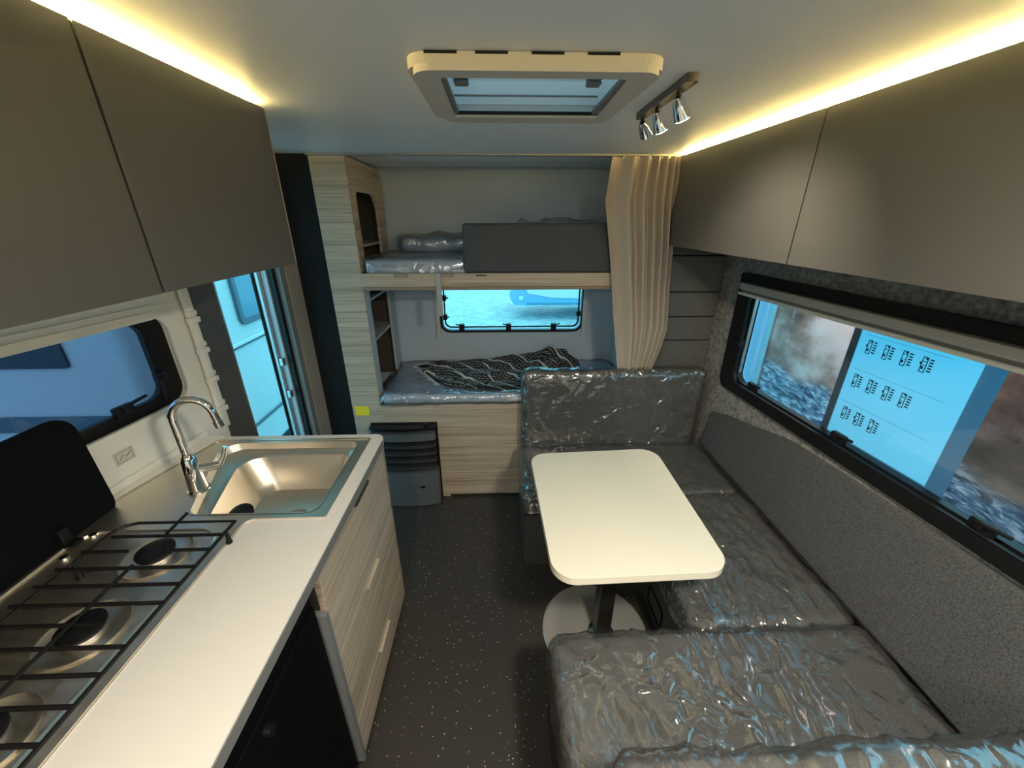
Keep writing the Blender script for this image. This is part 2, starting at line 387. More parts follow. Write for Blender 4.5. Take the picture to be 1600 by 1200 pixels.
# window 2: dinette
k2 = struct('window_2', plate(new(), rpoly([(ur(.08), .85), (ur(1.925), .85), (ur(1.93), 1.435), (ur(.08), 1.435)], [.05, .05, .01, .01]),
            [rpoly([(ur(.14), .905), (ur(1.825), .905), (ur(1.84), 1.402), (ur(.14), 1.402)], .05)], 0, .02, MR), BLACK)
part('seal_ring', plate(new(), rrect(ur(.13), ur(1.85), .895, 1.41, .06), [rrect(ur(.15), ur(1.825), .912, 1.40, .05)], -.03, .0, MR), BLACK, k2)
part('pane', plate(new(), rrect(ur(.14), ur(1.84), .90, 1.405, .05), [], -.046, -.042, MR), GL_R, k2)
b = new(); rbox(b, .14, 1.89, .005, .05, 1.362, 1.395, .006)
part('blind_cassette', b, mat('light grey blind rail', (.42, .41, .38), .4), k2, True)
part('blind_rail', rbox(new(), .14, 1.90, .012, .042, 1.335, 1.350, .005), WHITE_TRIM, k2, True)
part('blind_rail', rbox(new(), .14, 1.89, .008, .032, 1.350, 1.362, .002), GREYTR, k2)
part('blind_pocket', rbox(new(), .10, 1.90, .016, .022, 1.395, 1.432), BLACKM, k2)
part('side_rail', rbox(new(), 1.822, 1.832, -.02, -.005, .95, 1.34, .002), ALU, k2)
for u, v, vt in ((ur(1.825), 1.10, True), (ur(1.67), .938, False), (ur(1.20), .938, False), (ur(.76), .930, False)):
    b = new(); latch(b, MR, u, v, .012, 1 if vt else -1, vt); part('latch', b, BLACK, k2, True)
# window 3: lower bunk
k3 = struct('window_3', plate(new(), rrect(-.41, .58, .94, 1.315, .065), [rrect(-.395, .565, .955, 1.30, .052)], 2.664, 2.684, MY), BLACK)
part('inner_ring', plate(new(), rrect(-.385, .555, .967, 1.29, .045), [rrect(-.375, .545, .977, 1.28, .038)], 2.69, 2.70, MY), BLACK, k3)
part('pane', plate(new(), rrect(-.40, .57, .95, 1.305, .05), [], 2.722, 2.726, MY), GL_C, k3)
for x in (-.265, .06, .375):
    b = new(); box(b, x-.018, x+.018, 2.65, 2.69, .955, 1.0, .004); tube(b, [(x, 2.655, .99), (x-.04 if x < .2 else x+.04, 2.65, 1.003)], .005, 6); part('latch', b, BLACK, k3)
for x, z in ((-.375, 1.18), (-.375, 1.05), (.545, 1.07)):
    b = new(); box(b, x-.014, x+.014, 2.65, 2.69, z-.018, z+.018, .004); tube(b, [(x, 2.655, z), (x+(.03 if x < 0 else -.02), 2.65, z+.004)], .005, 6); part('latch', b, BLACK, k3)
for x in (-.425, .585):
    s = struct('trim_5' if x < 0 else 'trim_6', bx(x-.013, x+.013, 2.655, 2.68, .905, 1.34, .002), GREYTR if x > 9 else mat('grey profile', (.56, .56, .54), .5))

# ---- entrance door frame in the left wall
d1 = struct('door_1', lbox(new(), 1.955, 1.99, -.036, .006, .02, 1.82, .002), GREYTR)
part('seal', lbox(new(), 1.935, 1.957, -.045, -.020, .02, 1.82, .002), BLACK, d1)
part('jamb_profile', lbox(new(), 1.925, 1.96, -.075, -.046, .02, 1.82, .003), mat('blue grey aluminium jamb', (.45, .50, .55), .35, .3), d1)
part('jamb_profile', lbox(new(), 1.905, 1.935, -.095, -.076, .02, 1.82, .002), ALU, d1)
part('seal', lbox(new(), 1.895, 1.925, -.104, -.096, .02, 1.82, .001), BLACK, d1)
part('hinge', lbox(new(), 1.902, 1.92, -.070, -.050, .98, 1.02, .003), ALU, d1)
part('hinge', lbox(new(), 1.902, 1.92, -.070, -.050, .80, .84, .003), ALU, d1)
part('frame_edge', lbox(new(), 1.553, 1.572, -.04, .008, .02, 1.82, .001), ALU, d1)
# hinged cream strip beside the window
st = thing('hinge_strip', 'tall cream hinge strip with clips on the wall beside the kitchen window', 'hinge strip', (-1.12, 1.42, .9))
part('rail', lbox(new(), 1.405, 1.437, .012, .026, .905, 1.50, .004), WHITE_TRIM, st, True)
for z in (.975, 1.10, 1.215, 1.33):
    b = new(); lbox(b, 1.398, 1.442, .014, .036, z, z+.022, .005); lbox(b, 1.402, 1.440, .014, .032, z+.026, z+.045, .005); part('clip', b, WHITE_TRIM, st, True)

# ================================================================== KITCHEN LEFT
# worktop
def wt():
    o = rpoly([(-.455, -.6), (-.455, 1.345), (-1.07, 1.345), (-1.075, 1.312), (-.497, 1.312), (-.497, .882), (-.715, .882), (-.715, -.6)],
              [0, .035, 0, 0, .004, .004, .028, 0], 6)
    return o
k = thing('kitchen_worktop', 'long white kitchen worktop with rounded far corner around the sink', 'worktop', (-.6, .4, .87))
part('slab', plate(new(), wt(), [], .868, .90), TOP, k)
part('edge_band', bx(-.456, -.4525, -.6, 1.305, .868, .8965), TOPEDGE, k)
part('back_ledge', plate(new(), [(-1.18, -.6), (-1.18, .9), (-1.077, 1.31), (-1.07, 1.345), (-1.137, 1.345), (-1.2, .9), (-1.405, -.6)], [], .868, .906), WHITE_TRIM, k)
part('upstand', lbox(new(), -.55, 1.345, .001, .012, .906, .930, .004), WHITE_TRIM, k, True)
# steel sink and hob unit
u = thing('sink_and_hob', 'stainless steel sink and gas hob set into the white worktop', 'sink', (-.9, .8, .9))
BR = rpoly([(-.535, .905), (-.535, 1.290), (-1.045, 1.290), (-.892, .905)], [.035, .035, .06, .03], 8)
unit_outline = rpoly([(-.497, .882), (-.497, 1.312), (-1.075, 1.312), (-1.18, .9), (-1.18, -.12), (-.716, -.12), (-.716, .881)], [.006, .006, .01, 0, .01, .01, .028], 6)
unit_outline2 = rpoly([(-.505, .889), (-.505, 1.304), (-1.07, 1.304), (-1.172, .9), (-1.172, -.112), (-.724, -.112), (-.724, .889)], [.006, .006, .01, 0, .01, .01, .036], 6)
b = plate(new(), unit_outline, [BR], .893, .902); part('deck', b, STEEL, u)
part('rim', plate(new(), unit_outline, [unit_outline2], .902, .905), STEEL, u)
def loft(bm, loops, fill_last=True):
    rings = [[bm.verts.new(p) for p in lp] for lp in loops]
    for A, B in zip(rings, rings[1:]):
        n = len(A)
        for i in range(n): bm.faces.new((A[i], A[(i+1) % n], B[(i+1) % n], B[i]))
    if fill_last: bm.faces.new(rings[-1])
def lp(pts, r, z, k=8): return [(p.x, p.y, z) for p in rpoly(pts, r, k)]
b = new()
loft(b, [lp([(-.531, .901), (-.531, 1.294), (-1.052, 1.294), (-.897, .901)], [.037, .037, .062, .032], .9035),
         lp([(-.535, .905), (-.535, 1.290), (-1.045, 1.290), (-.892, .905)], [.035, .035, .06, .03], .9035),
         lp([(-.540, .910), (-.540, 1.284), (-1.030, 1.284), (-.887, .910)], [.035, .035, .055, .03], .880),
         lp([(-.545, .915), (-.545, 1.258), (-.985, 1.258), (-.872, .915)], [.035, .035, .055, .03], .874),
         lp([(-.550, .92), (-.550, 1.250), (-.955, 1.250), (-.862, .92)], [.035, .045, .07, .03], .866),
         lp([(-.560, .93), (-.560, 1.225), (-.905, 1.225), (-.845, .93)], [.045, .055, .07, .04], .78),
         lp([(-.575, .945), (-.575, 1.205), (-.875, 1.205), (-.825, .945)], [.05, .05, .06, .04], .752),
         lp([(-.60, .97), (-.60, 1.18), (-.84, 1.18), (-.80, .97)], [.04, .04, .05, .03], .746)])
bw = part('bowl', b, STEEL, u, 35)
b = new(); lathe(b, [(.0, .7475), (.034, .7475), (.04, .7495), (.034, .751), (.0, .7485)], (-.70, 1.06, 0), 24); part('drain', b, CHROME, u, True)
b = new(); lathe(b, [(.001, 0), (.034, 0), (.036, .006), (.03, .012), (.012, .014), (.001, .013)], (-.755, .915, .886), 24, Matrix.Rotation(math.radians(24), 4, 'X')); part('overflow_knob', b, BLACK, u, True, 'round black knob at the sink corner')
part('back_rim', plate(new(), [(-1.179, -.12), (-1.179, .9), (-1.160, .9), (-1.160, -.12)], [], .9055, .913), STEEL, u)
# hob well: shallow pressed tray rim
b = new()
tube(b, [(p.x, p.y,   .903) for p in rrect(-1.115, -.755, -.06, .845, .06, 6)], .0055, 6, closed=True); part('pressed_edge', b, STEEL, u, True)
BURN = [(-.862, .757), (-.853, .560), (-.845, .375)]
for i, (x, y) in enumerate(BURN):
    b = new(); lathe(b, [(.073, .902), (.076, .905), (.073, .907), (.069, .905), (.067, .9035), (.04, .9035), (.036, .9035)], (x, y, 0), 40)
    dish = part('burner_dish', b, STEEL, u, True)
    b = new(); lathe(b, [(.036, .904), (.036, .909), (.030, .913), (.001, .913)], (x, y, 0), 28); part('burner_crown', b, ALU, dish, True)
    b = new(); lathe(b, [(.001, .913), (.030, .913), (.040, .917), (.040, .922), (.030, .926), (.001, .927)], (x, y, 0), 28); part('burner_cap', b, BLACK, dish, True)
# pan support: wire grid
ZG = .938
grid = part('pan_support', tube(new(), [(-1.0, -.08, ZG), (-1.0, .80, ZG), (-.985, .825, ZG), (-.96, .835, ZG), (-.71, .835, ZG), (-.71, -.08, ZG)], .0042, 8), BAR, u, True)
bars = [(.785, -.983, -.71), (.737, -1.01, -.905), (.737, -.815, -.71), (.686, -1.02, -.71), (.640, -1.02, -.71), (.594, -1.02, -.71), (.549, -1.02, -.80), (.503, -1.02, -.71), (.454, -1.02, -.71), (.405, -1.02, -.71), (.354, -1.02, -.71), (.30, -1.02, -.71), (.25, -1.02, -.71), (.20, -1.02, -.71), (.15, -1.02, -.71), (.08, -1.02, -.71)]
for y, x0, x1 in bars: part('wire_bar', tube(new(), [(x0, y, ZG+.002), (x1, y, ZG+.002)], .0042, 8), BAR, grid, True)
part('wire_bar', tube(new(), [(-.843, -.08, ZG+.006), (-.852, .69, ZG+.006)], .004, 8), BAR, grid, True)
part('wire_bar', tube(new(), [(-.852, .79, ZG+.004), (-.855, .865, ZG+.004)], .004, 8), BAR, grid, True)
for x, y in ((-.995, .70), (-.995, .52), (-.995, .3), (-.715, .80), (-.715, .1)):
    part('wire_foot', tube(new(), [(x, y, ZG), (x+.006, y-.004, .918), (x+.004, y-.004, .902)], [.0042, .005, .008], 8), BAR, grid, True)
# glass lid, folded up against the window
MLID = Matrix(((0, 0, 1, 0), (1, 0, 0, 0), (0, 1, 0, 0), (0, 0, 0, 1)))
b = plate(new(), rpoly([(-.10, .905), (.955, .875), (.945, 1.212), (-.10, 1.212)], [.05, .055, .06, .05], 8), [], -1.136, -1.130, MLID)
lid = part('glass_lid', b, LIDM, u)
for y in (.80, .10):
    b = new(); box(b, -1.132, -1.112, y-.012, y+.012, .895, .955, .003); box(b, -1.13, -1.095, y-.018, y+.018, .902, .912, .003)
    part('hinge', b, BLACK, u)
    b = new(); lathe(b, [(.001, 0), (.009, 0), (.009, .006), (.001, .008)], (-1.085, y+.03, .902), 12); part('screw', b, CHROME, u, True)
    b = new(); lathe(b, [(.001, 0), (.009, 0), (.009, .006), (.001, .008)], (-1.085, y-.045, .902), 12); part('screw', b, CHROME, u, True)
# faucet
f = thing('faucet', 'chrome swan-neck faucet with side lever behind the sink', 'faucet', (-.942, 1.02, .902))
b = new(); lathe(b, [(.031, .902), (.031, .907), (.027, .910), (.0245, .95), (.0205, 1.01), (.015, 1.022), (.010, 1.03)], (-.942, 1.02, 0), 28); part('body', b, CHROME, f, True)
pts = [(-.942, 1.02, 1.02), (-.942, 1.02, 1.10)]
for i in range(15):
    a = PI*i/14; cx = (1-math.cos(a))*.052; pts.append((-.942+cx*.96, 1.02+cx*.25, 1.145+math.sin(a)*.058))
pts.append((-.838, 1.047, 1.118))
part('neck', tube(new(), pts, [.0105]*(len(pts)-2)+[.0105, .0105], 14), CHROME, f, True)
part('aerator', tube(new(), [(-.8405, 1.0465, 1.128), (-.837, 1.047, 1.108)], .0125, 14), CHROME, f, True)
b = tube(new(), [(-.93, 1.025, .975), (-.905, 1.045, .968), (-.885, 1.06, .965)], [.013, .014, .013], 12)
part('lever_hub', b, CHROME, f, True)
part('lever', tube(new(), [(-.887, 1.058, .966), (-.874, 1.068, .99), (-.866, 1.076, 1.02)], [.010, .008, .007], 10), CHROME, f, True)
# wall sticker
stk = single('instruction_sticker', lbox(new(), 1.04, 1.10, .0, .0012, .975, 1.018), mat('sticker paper', (.62, .61, .55), .6), 'small line-drawn instruction sticker on the cream wall below the kitchen window', 'sticker')
b = new()
for (a0, a1, z0, z1) in ((1.046, 1.094, 1.012, 1.0135), (1.046, 1.094, .980, .9815), (1.046, 1.0475, .98, 1.0135), (1.0925, 1.094, .98, 1.0135)):
    lbox(b, a0, a1, .0012, .0016, z0, z1)
tube(b, [(ul(1.055), .99, .0016), (ul(1.065), 1.002, .0016), (ul(1.075), .992, .0016), (ul(1.088), 1.004, .0016)], .0012, 4, M=ML)
part('printed_lines', b, mat('sticker ink', (.2, .2, .2), .7), stk)

# base cabinets
FX = -.462
c = thing('drawer_cabinet', 'pale wood kitchen drawer cabinet with three drawers under the far worktop end', 'cabinet', (-.8, 1.0, 0))
part('body', bx(-1.10, FX-.02, .725, 1.315, .05, .73), WOOD_Y, c)
part('front_rail', bx(-.50, FX-.02, .725, 1.315, .731, .867), CARC, c)
part('side_panel', bx(-1.10, FX+.002, .708, .724, .04, .73), mat('grey cabinet side', (.17, .18, .19), .5), c)
part('plinth', bx(-1.10, -.52, .72, 1.30, 0, .05), BLACK, c)
part('end_panel', bx(-1.10, FX+.0015, 1.316, 1.325, .05, .867), ALU, c)
for z0, z1, hy in ((.545, .866, .985), (.215, .541, .96), (.052, .211, .96)):
    dr = part('drawer', bx(FX-.019, FX, .727, 1.314, z0, z1, .0012), WOOD_Y, c)
    zh = z1-.012 if z1 < .8 else z1+.0
    b = new(); box(b, FX-.002, FX+.010, hy, hy+.125, zh-.010, zh, .003) if z1 < .8 else box(b, FX-.002, FX+.010, hy, hy+.125, zh-.018, zh-.006, .003)
    part('handle', b, mat('dark handle', (.07, .055, .045), .4, .5) if z1 > .8 else WOOD_Y, dr)
fr = thing('refrigerator', 'black built-in refrigerator in shade under the near worktop', 'refrigerator', (-.8, .25, 0))
part('body', bx(-1.10, -.505, -.2, .702, .0, .86), DEEP, fr)
part('door', bx(-.503, -.476, -.19, .700, .05, .78, .004), DEEP, fr)
part('control_strip', bx(-.503, -.480, -.19, .700, .785, .855, .003), DEEP, fr)
b = new(); lathe(b, [(.001, 0), (.012, 0), (.011, .014), (.001, .016)], (-.476, .46, .74), 16, Matrix.Rotation(PI/2, 4, 'Y')); part('door_lock', b, BLACK, fr, True)
nc = thing('near_cabinet', 'pale wood kitchen cabinet beside the refrigerator near the front of the van', 'cabinet', (-.8, -.4, 0))
part('body', bx(-1.10, FX-.02, -.6, -.205, .0, .867), WOOD_Y, nc)
part('door', bx(FX-.019, FX, -.598, -.21, .05, .865, .001), WOOD_Y, nc)

# overhead cabinets, left
for y0, y1, lab in ((.727, 1.218, 'taupe overhead cabinet above the kitchen window, the far one by the entrance'),
                    (-.02, .723, 'taupe overhead cabinet above the hob, nearest the viewer'),
                    (-.80, -.024, 'taupe overhead cabinet above the near worktop end')):
    c = thing('overhead_cabinet', lab, 'cabinet', (-.8, (y0+y1)/2, 1.556), 'overhead cabinets of the kitchen side')
    wy = lambda y: -1.2+.1417*(y-.9)+.004
    part('body', plate(new(), [(-.618, y0), (-.618, y1), (wy(y1), y1), (wy(y0), y0)], [], 1.56, 1.925), BLACKM if y1 < 1.2 else CARC, c)
    part('underside_reflector', plate(new(), [(-.618, y0), (-.618, y1), (wy(y1), y1), (wy(y0), y0)], [], 1.5565, 1.5595), WHITE, c)  # cream board added out of view to reflect light into the steel hob
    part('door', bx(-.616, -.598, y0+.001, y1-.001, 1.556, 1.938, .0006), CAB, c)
    if y1 < 1.2: part('gap_shade', bx(-.616, -.6005, y1+.0002, y1+.0038, 1.558, 1.936), BLACKM, c)  # black strip standing in for the shade between two doors
    if y1 > 1.2: part('end_cap', bx(-.616, -.5975, y1, y1+.004, 1.556, 1.938), mat('lighter cabinet edge', (.3, .28, .24), .5), c)
single('led_strip', bx(-.626, -.618, -.8, 1.205, 1.926, 1.9445), LED, 'warm glowing strip light on top of the left kitchen cabinets', 'strip light')
# overhead cabinets, right
for y0, y1, lab in ((1.157, 2.035, 'long taupe overhead cabinet above the dinette, next to the curtain'),
                    (.27, 1.153, 'long taupe overhead cabinet above the big window near the viewer'),
                    (-.6, .266, 'taupe overhead cabinet above the near bench')):
    c = thing('overhead_cabinet', lab, 'cabinet', (1.0, (y0+y1)/2, 1.555), 'overhead cabinets of the dinette side')
    wy = lambda y: 1.2-.07*(y-2)-.004
    part('body', plate(new(), [(.854, y0), (.854, y1), (wy(y1), y1), (wy(y0), y0)], [], 1.56, 1.925), CARC, c)
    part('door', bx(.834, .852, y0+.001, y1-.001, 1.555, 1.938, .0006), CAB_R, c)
for y in (.268, 1.155): struct('seam_shade_1' if y < 1 else 'seam_shade_2', bx(.8365, .853, y-.0018, y+.0018, 1.557, 1.936), BLACKM)  # shade in the right-hand door seams, made as black strips
single('led_strip', bx(.854, .862, -.6, 2.03, 1.926, 1.9445), LED, 'warm glowing strip light on top of the right dinette cabinets', 'strip light')

# ================================================================== REAR: TOWER, BUNKS
t = thing('storage_tower', 'tall pale wood storage tower with side niches at the left end of the bunks', 'cabinet', (-.79, 2.35, 0))
part('front_panel', bx(-.87, -.706, 2.08, 2.096, .0, 1.948), WOOD_X, t)
MXp = Matrix(((0, 0, 1, 0), (1, 0, 0, 0), (0, 1, 0, 0), (0, 0, 0, 1)))
side = rpoly([(2.097, 1.42), (2.66, 1.42), (2.66, 1.945), (2.097, 1.945)], [0, 0, .10, 0], 8)
nich = rpoly([(2.17, 1.44), (2.52, 1.44), (2.52, 1.73), (2.46, 1.80), (2.17, 1.80)], [.03, .03, .05, .05, .03], 6)
part('upper_side_panel', plate(new(), side, [nich], -.720, -.705, MXp), WOOD_Y, t)
side2 = [(2.097, .66), (2.66, .66), (2.66, 1.33), (2.097, 1.33)]
nich2 = [(2.165, .70), (2.54, .70), (2.54, 1.31), (2.165, 1.31)]
part('lower_side_panel', plate(new(), side2, [nich2], -.720, -.705, MXp), mat('grey niche frame', (.42, .44, .45), .4), t)
part('back_panel', bx(-.868, -.858, 2.097, 2.66, .66, 1.94), WOOD_DK, t)
part('rear_panel', bx(-.857, -.721, 2.645, 2.66, .66, 1.94), WOOD_DK, t)
for z in (1.02, 1.25): part('shelf', bx(-.857, -.722, 2.10, 2.644, z, z+.012), mat('pale shelf', (.5, .48, .44), .5), t)
part('shelf', bx(-.857, -.722, 2.10, 2.644, 1.535, 1.548), mat('pale shelf', (.4, .37, .32), .5), t)
part('shelf', bx(-.857, -.722, 2.10, 2.644, 1.39, 1.41), WOOD_DK, t)
# lower bunk box
lb = thing('lower_bunk', 'pale wood base of the lower bunk across the rear', 'bunk bed', (0, 2.35, 0))
part('front_panel', plate(new(), [(-.705, .0), (-.335, .0), (-.335, .016), (.10, .016), (.785, .016), (.785, .665), (-.705, .665)], [], 2.08, 2.096, MY), WOOD_X, lb)
part('top_board', bx(-.705, .785, 2.097, 2.665, .645, .660), WOOD_X, lb)
part('plinth', bx(-.33, .09, 2.10, 2.11, 0, .015), BLACK, lb)
def wrapd(**k): return wrap_disp(**k)
mt = thing('lower_mattress', 'grey mattress in clear film on the lower bunk', 'mattress', (.2, 2.37, .66))
part('core', soft_box(-.700, .785, 2.085, 2.655, .668, .728, .025, .06, smooth_disp(.006, 3)), MATTR, mt, 60)
part('plastic_wrap', soft_box(-.703, .79, 2.068, 2.66, .668, .733, .028, .02, wrap_disp(.011, 3.1, (.6, 1.3, 1.5), .004)), FILM, mt, 80)
# upper bunk
ub = thing('upper_bunk', 'pale wood frame of the upper bunk with small latches', 'bunk bed', (0, 2.35, 1.33))
part('front_rail', bx(-.703, .79, 2.062, 2.082, 1.352, 1.418, .002), WOOD_X, ub)
part('lower_lip', bx(-.703, .79, 2.066, 2.10, 1.333, 1.351, .002), mat('brown bunk lip', (.25, .19, .14), .5), ub)
part('slat_board', bx(-.703, .79, 2.083, 2.665, 1.36, 1.38), REARW, ub)
for x in (-.50, -.27): 
    b = new(); plate(b, rrect(x-.035, x+.035, 1.401, 1.417, .007, 4), [rrect(x-.028, x+.028, 1.405, 1.413, .004, 4)], 2.058, 2.062, MY); part('latch', b, GREYTR, ub)
part('latch_slot', bx(-.12, -.065, 2.060, 2.063, 1.404, 1.410, .001), BLACK, ub)
part('ladder_hook', bx(-.325, -.298, 2.05, 2.0615, 1.20, 1.42, .003), mat('grey profile', (.36, .36, .35), .5), ub)
um = thing('upper_mattress', 'thin grey mattress in clear film on the upper bunk', 'mattress', (.2, 2.37, 1.39))
part('core', soft_box(-.695, .785, 2.104, 2.65, 1.392, 1.478, .03, .06, smooth_disp(.006, 3)), MATTR, um, 60)
part('plastic_wrap', soft_box(-.70, .79, 2.099, 2.655, 1.392, 1.483, .03, .02, wrap_disp(.012, 8.3, (.6, 1.3, 1.5), .003)), FILM, um, 80)
g = single('guard_cushion', soft_box(-.180, .78, 2.060, 2.094, 1.42, 1.655, .018, .05, smooth_disp(.002, 5)), FAB_D, 'dark grey padded fall guard standing on the upper bunk rail', 'cushion', smooth=60)
def lump(name, label, x0, x1, y0, y1, z0, z1, seed):
    def wf(p):
        q = p.copy(); f = noise.noise(p*7+Vector((seed, 0, 0)))*.03; 
        if p.z > z0+.01: q.z += f
        return q
    p = thing(name, label, 'pillow', ((x0+x1)/2, (y0+y1)/2, z0))
    part('core', soft_box(x0+.02, x1-.02, y0+.02, y1-.02, z0, z1-.015, .045, .03, smooth_disp(.01, 6), wf), MATTR, p, 80)
    part('plastic_wrap', soft_box(x0, x1, y0, y1, z0, z1, .05, .015, wrap_disp(.016, seed, base=.002), wf), FILM, p, 90)
lump('film_wrapped_pillow', 'flat film-wrapped pillow at the rear wall, left end of the upper bunk', -.60, -.16, 2.42, 2.63, 1.492, 1.575, 2.2)
lump('film_wrapped_pillow', 'film-wrapped pillow rising just above the dark guard on the upper bunk', .10, .62, 2.15, 2.40, 1.492, 1.665, 6.2)

# yellow sticker
single('yellow_sticker', bx(-.858, -.775, 2.0785, 2.0798, .603, .663), YEL, 'small yellow sticker on the pale wood below the storage tower', 'sticker')
# heater
h = thing('gas_heater', 'dark grey gas heater with black louvres at the foot of the bunk', 'heater', (-.58, 2.04, 0))
def bowed(z0, z1, x0, x1, y, d, th=.02, n=12):
    fr_ = [(x0+(x1-x0)*i/n, y-d*(1-(2*i/n-1)**2)) for i in range(n+1)]
    return plate(new(), fr_+[(x1, y+th), (x0, y+th)], [], z0, z1)
part('surround', bx(-.775, -.383, 2.062, 2.079, .0, .555, .002), BLACK, h)
part('top_tray', bowed(.535, .55, -.77, -.392, 2.02, .022, .04), BLACK, h)
part('upper_lip', bowed(.468, .515, -.77, -.392, 2.012, .022, .03), GREYP, h, True)
part('back', bx(-.765, -.40, 2.045, 2.061, .25, .53), BLACKM, h)
for i in range(4):
    z = .268+i*.05
    part('louvre', bowed(z, z+.020, -.768, -.394, 2.012, .022, .03), mat('louvre plastic', (.035, .037, .038), .4), h)
part('lower_cover', bowed(.152, .25, -.772, -.390, 2.0, .022, .06), GREYP, h)
part('lower_cover', bowed(.008, .150, -.772, -.390, 2.002, .022, .058), GREYP, h)
part('latch', bx(-.50, -.47, 1.972, 1.985, .150, .158, .002), BLACK, h)
part('top_clip', bx(-.455, -.432, 2.03, 2.06, .55, .563, .003), BLACK, h)

# crocheted throw
def throw():
    bm = new(); nu, nv = 150, 70; G = []
    for i in range(nu+1):
        u = i/nu; row = []
        x = -.57+1.12*u
        lo = 2.50-.33*min(1, u/.22)**.8 if u < .22 else (2.17-.06*math.sin((u-.22)*4) if u < .62 else 2.13+.36*((u-.62)/.38)**1.2)
        hi = 2.53+.12*min(1, u/.3) if u < .7 else 2.65
        for j in range(nv+1):
            v = j/nv; y = lo+(hi-lo)*v
            p = Vector((x, y, 0))
            ph = (y-2.4)*38+(x)*9+3.0*noise.noise(p*3.5)
            ridge = max(0, math.sin(ph))**1.5
            edge = min(1, min(u, 1-u, v, 1-v)*10)
            amp = .018+.030*u+.034*max(0, noise.noise(p*6+Vector((3, 1, 0))))
            pile = .075*math.exp(-((u-.86)/.14)**2-((v-.6)/.4)**2)*(1+.8*noise.noise(p*16))
            z = .745+edge*(amp*ridge+pile+.006+.006*noise.noise(p*30))
            row.append((x+.012*noise.noise(p*14), y+.014*noise.noise(p*11+Vector((9, 0, 0))), z))
        G.append(row)
    top = [[bm.verts.new(p) for p in r] for r in G]; bot = [[bm.verts.new((p[0], p[1], max(.7415, p[2]-.007))) for p in r] for r in G]
    for i in range(nu):
        for j in range(nv):
            bm.faces.new((top[i][j], top[i+1][j], top[i+1][j+1], top[i][j+1])); bm.faces.new((bot[i][j], bot[i][j+1], bot[i+1][j+1], bot[i+1][j]))
    for i in range(nu):
        bm.faces.new((top[i][0], bot[i][0], bot[i+1][0], top[i+1][0])); bm.faces.new((top[i][nv], top[i+1][nv], bot[i+1][nv], bot[i][nv]))
    for j in range(nv):
        bm.faces.new((top[0][j], top[0][j+1], bot[0][j+1], bot[0][j])); bm.faces.new((top[nu][j], bot[nu][j], bot[nu][j+1], top[nu][j+1]))
    return bm
tm = mat('black and white knit', rough=.95, spec=.1)
v = coords(tm, (1, 1, 1), (0, 0, .6)); vo = N(tm, 'ShaderNodeTexVoronoi', Scale=85.0, Randomness=.15); L(tm, v, vo.inputs['Vector'])
c1 = ramp(tm, vo.outputs['Distance'], [(.24, (.36, .37, .37)), (.42, (.025, .022, .022))])
wv = N(tm, 'ShaderNodeTexWave', Scale=4.2, Distortion=4.0, Detail=2.0); wv.bands_direction = 'Y'; L(tm, v, wv.inputs['Vector'])
c2 = ramp(tm, wv.outputs['Fac'], [(.972, (0, 0, 0)), (.985, (1, 1, 1))])
mx = N(tm, 'ShaderNodeMixRGB'); L(tm, c2, mx.inputs[0]); L(tm, c1, mx.inputs[1]); mx.inputs[2].default_value = (.50, .51, .52, 1)
L(tm, mx.outputs[0], bsdf(tm).inputs['Base Color']); bump(tm, vo.outputs['Distance'], .6, .003)
th = thing('knitted_throw', 'rumpled black and white knitted throw on the lower bunk mattress', 'blanket', (0, 2.35, .74))
part('cloth', throw(), tm, th, 60)
b = new()
for i in range(46):
    s = i/45; a = Vector((-.565+.20*s, 2.50-.33*s, .752)); 
    if i % 2: a = Vector((-.565+.42*s, 2.53+.11*s, .756))
    d = Vector((-random.uniform(.02, .035), random.uniform(-.012, .012), -.004)); tube(b, [a, a+d*.5+Vector((0, 0, .004)), a+d], [.003, .0025, .0015], 5)
part('fringe', b, mat('white yarn', (.5, .51, .52), .9), th, True)['kind'] = 'stuff'

# curtain
def curtain():
    bm = new(); nu, nt = 220, 70
    Lf = [(1.940, .520), (1.75, .505), (1.50, .553), (1.2, .60), (.9, .652), (.66, .67)]
    Rt = [(1.940, .829), (1.75, .838), (1.53, .856), (1.27, .872), (1.14, .880), (1.02, .865), (.9, .840), (.66, .82)]
    def ip(T, z):
        for (z0, a), (z1, b_) in zip(T, T[1:]):
            if z <= z0 and z >= z1: return a+(b_-a)*(z0-z)/(z0-z1)
        return T[-1][1]
    F = []; K = []
    for j in range(nt+1):
        z = 1.935-(1.935-.66)*j/nt; t_ = j/nt; r1 = []; r2 = []
        for i in range(nu+1):
            s = i/nu; sw = s+.05*math.sin(t_*3)*math.sin(PI*s)
            n1 = 1.3*sw+4.4*sw**2.3
            wob = .35*math.sin(3.0*t_+4*s)
            y = 2.016+(.017+.006*math.sin(5*t_))*math.sin(2*PI*n1+wob)+.006*noise.noise(Vector((s*5, t_*4, 1)))
            x = ip(Lf, z)+(ip(Rt, z)-ip(Lf, z))*sw
            y -= .02*math.exp(-((t_-.62)/.12)**2)*max(0, s-.5)*2
            r1.append(bm.verts.new((x, min(y, 2.046), z))); r2.append(bm.verts.new((x, min(y, 2.046)+.0025, z)))
        F.append(r1); K.append(r2)
    for j in range(nt):
        for i in range(nu):
            bm.faces.new((F[j][i], F[j+1][i], F[j+1][i+1], F[j][i+1])); bm.faces.new((K[j][i], K[j][i+1], K[j+1][i+1], K[j+1][i]))
        for i in (0, nu): bm.faces.new((F[j][i], K[j][i], K[j+1][i], F[j+1][i]))
    for i in range(nu):
        for j in (0, nt): bm.faces.new((F[j][i], F[j][i+1], K[j][i+1], K[j][i]))
    return bm
ct = thing('curtain', 'beige gathered curtain hanging at the right end of the bunks', 'curtain', (.69, 2.03, .66))
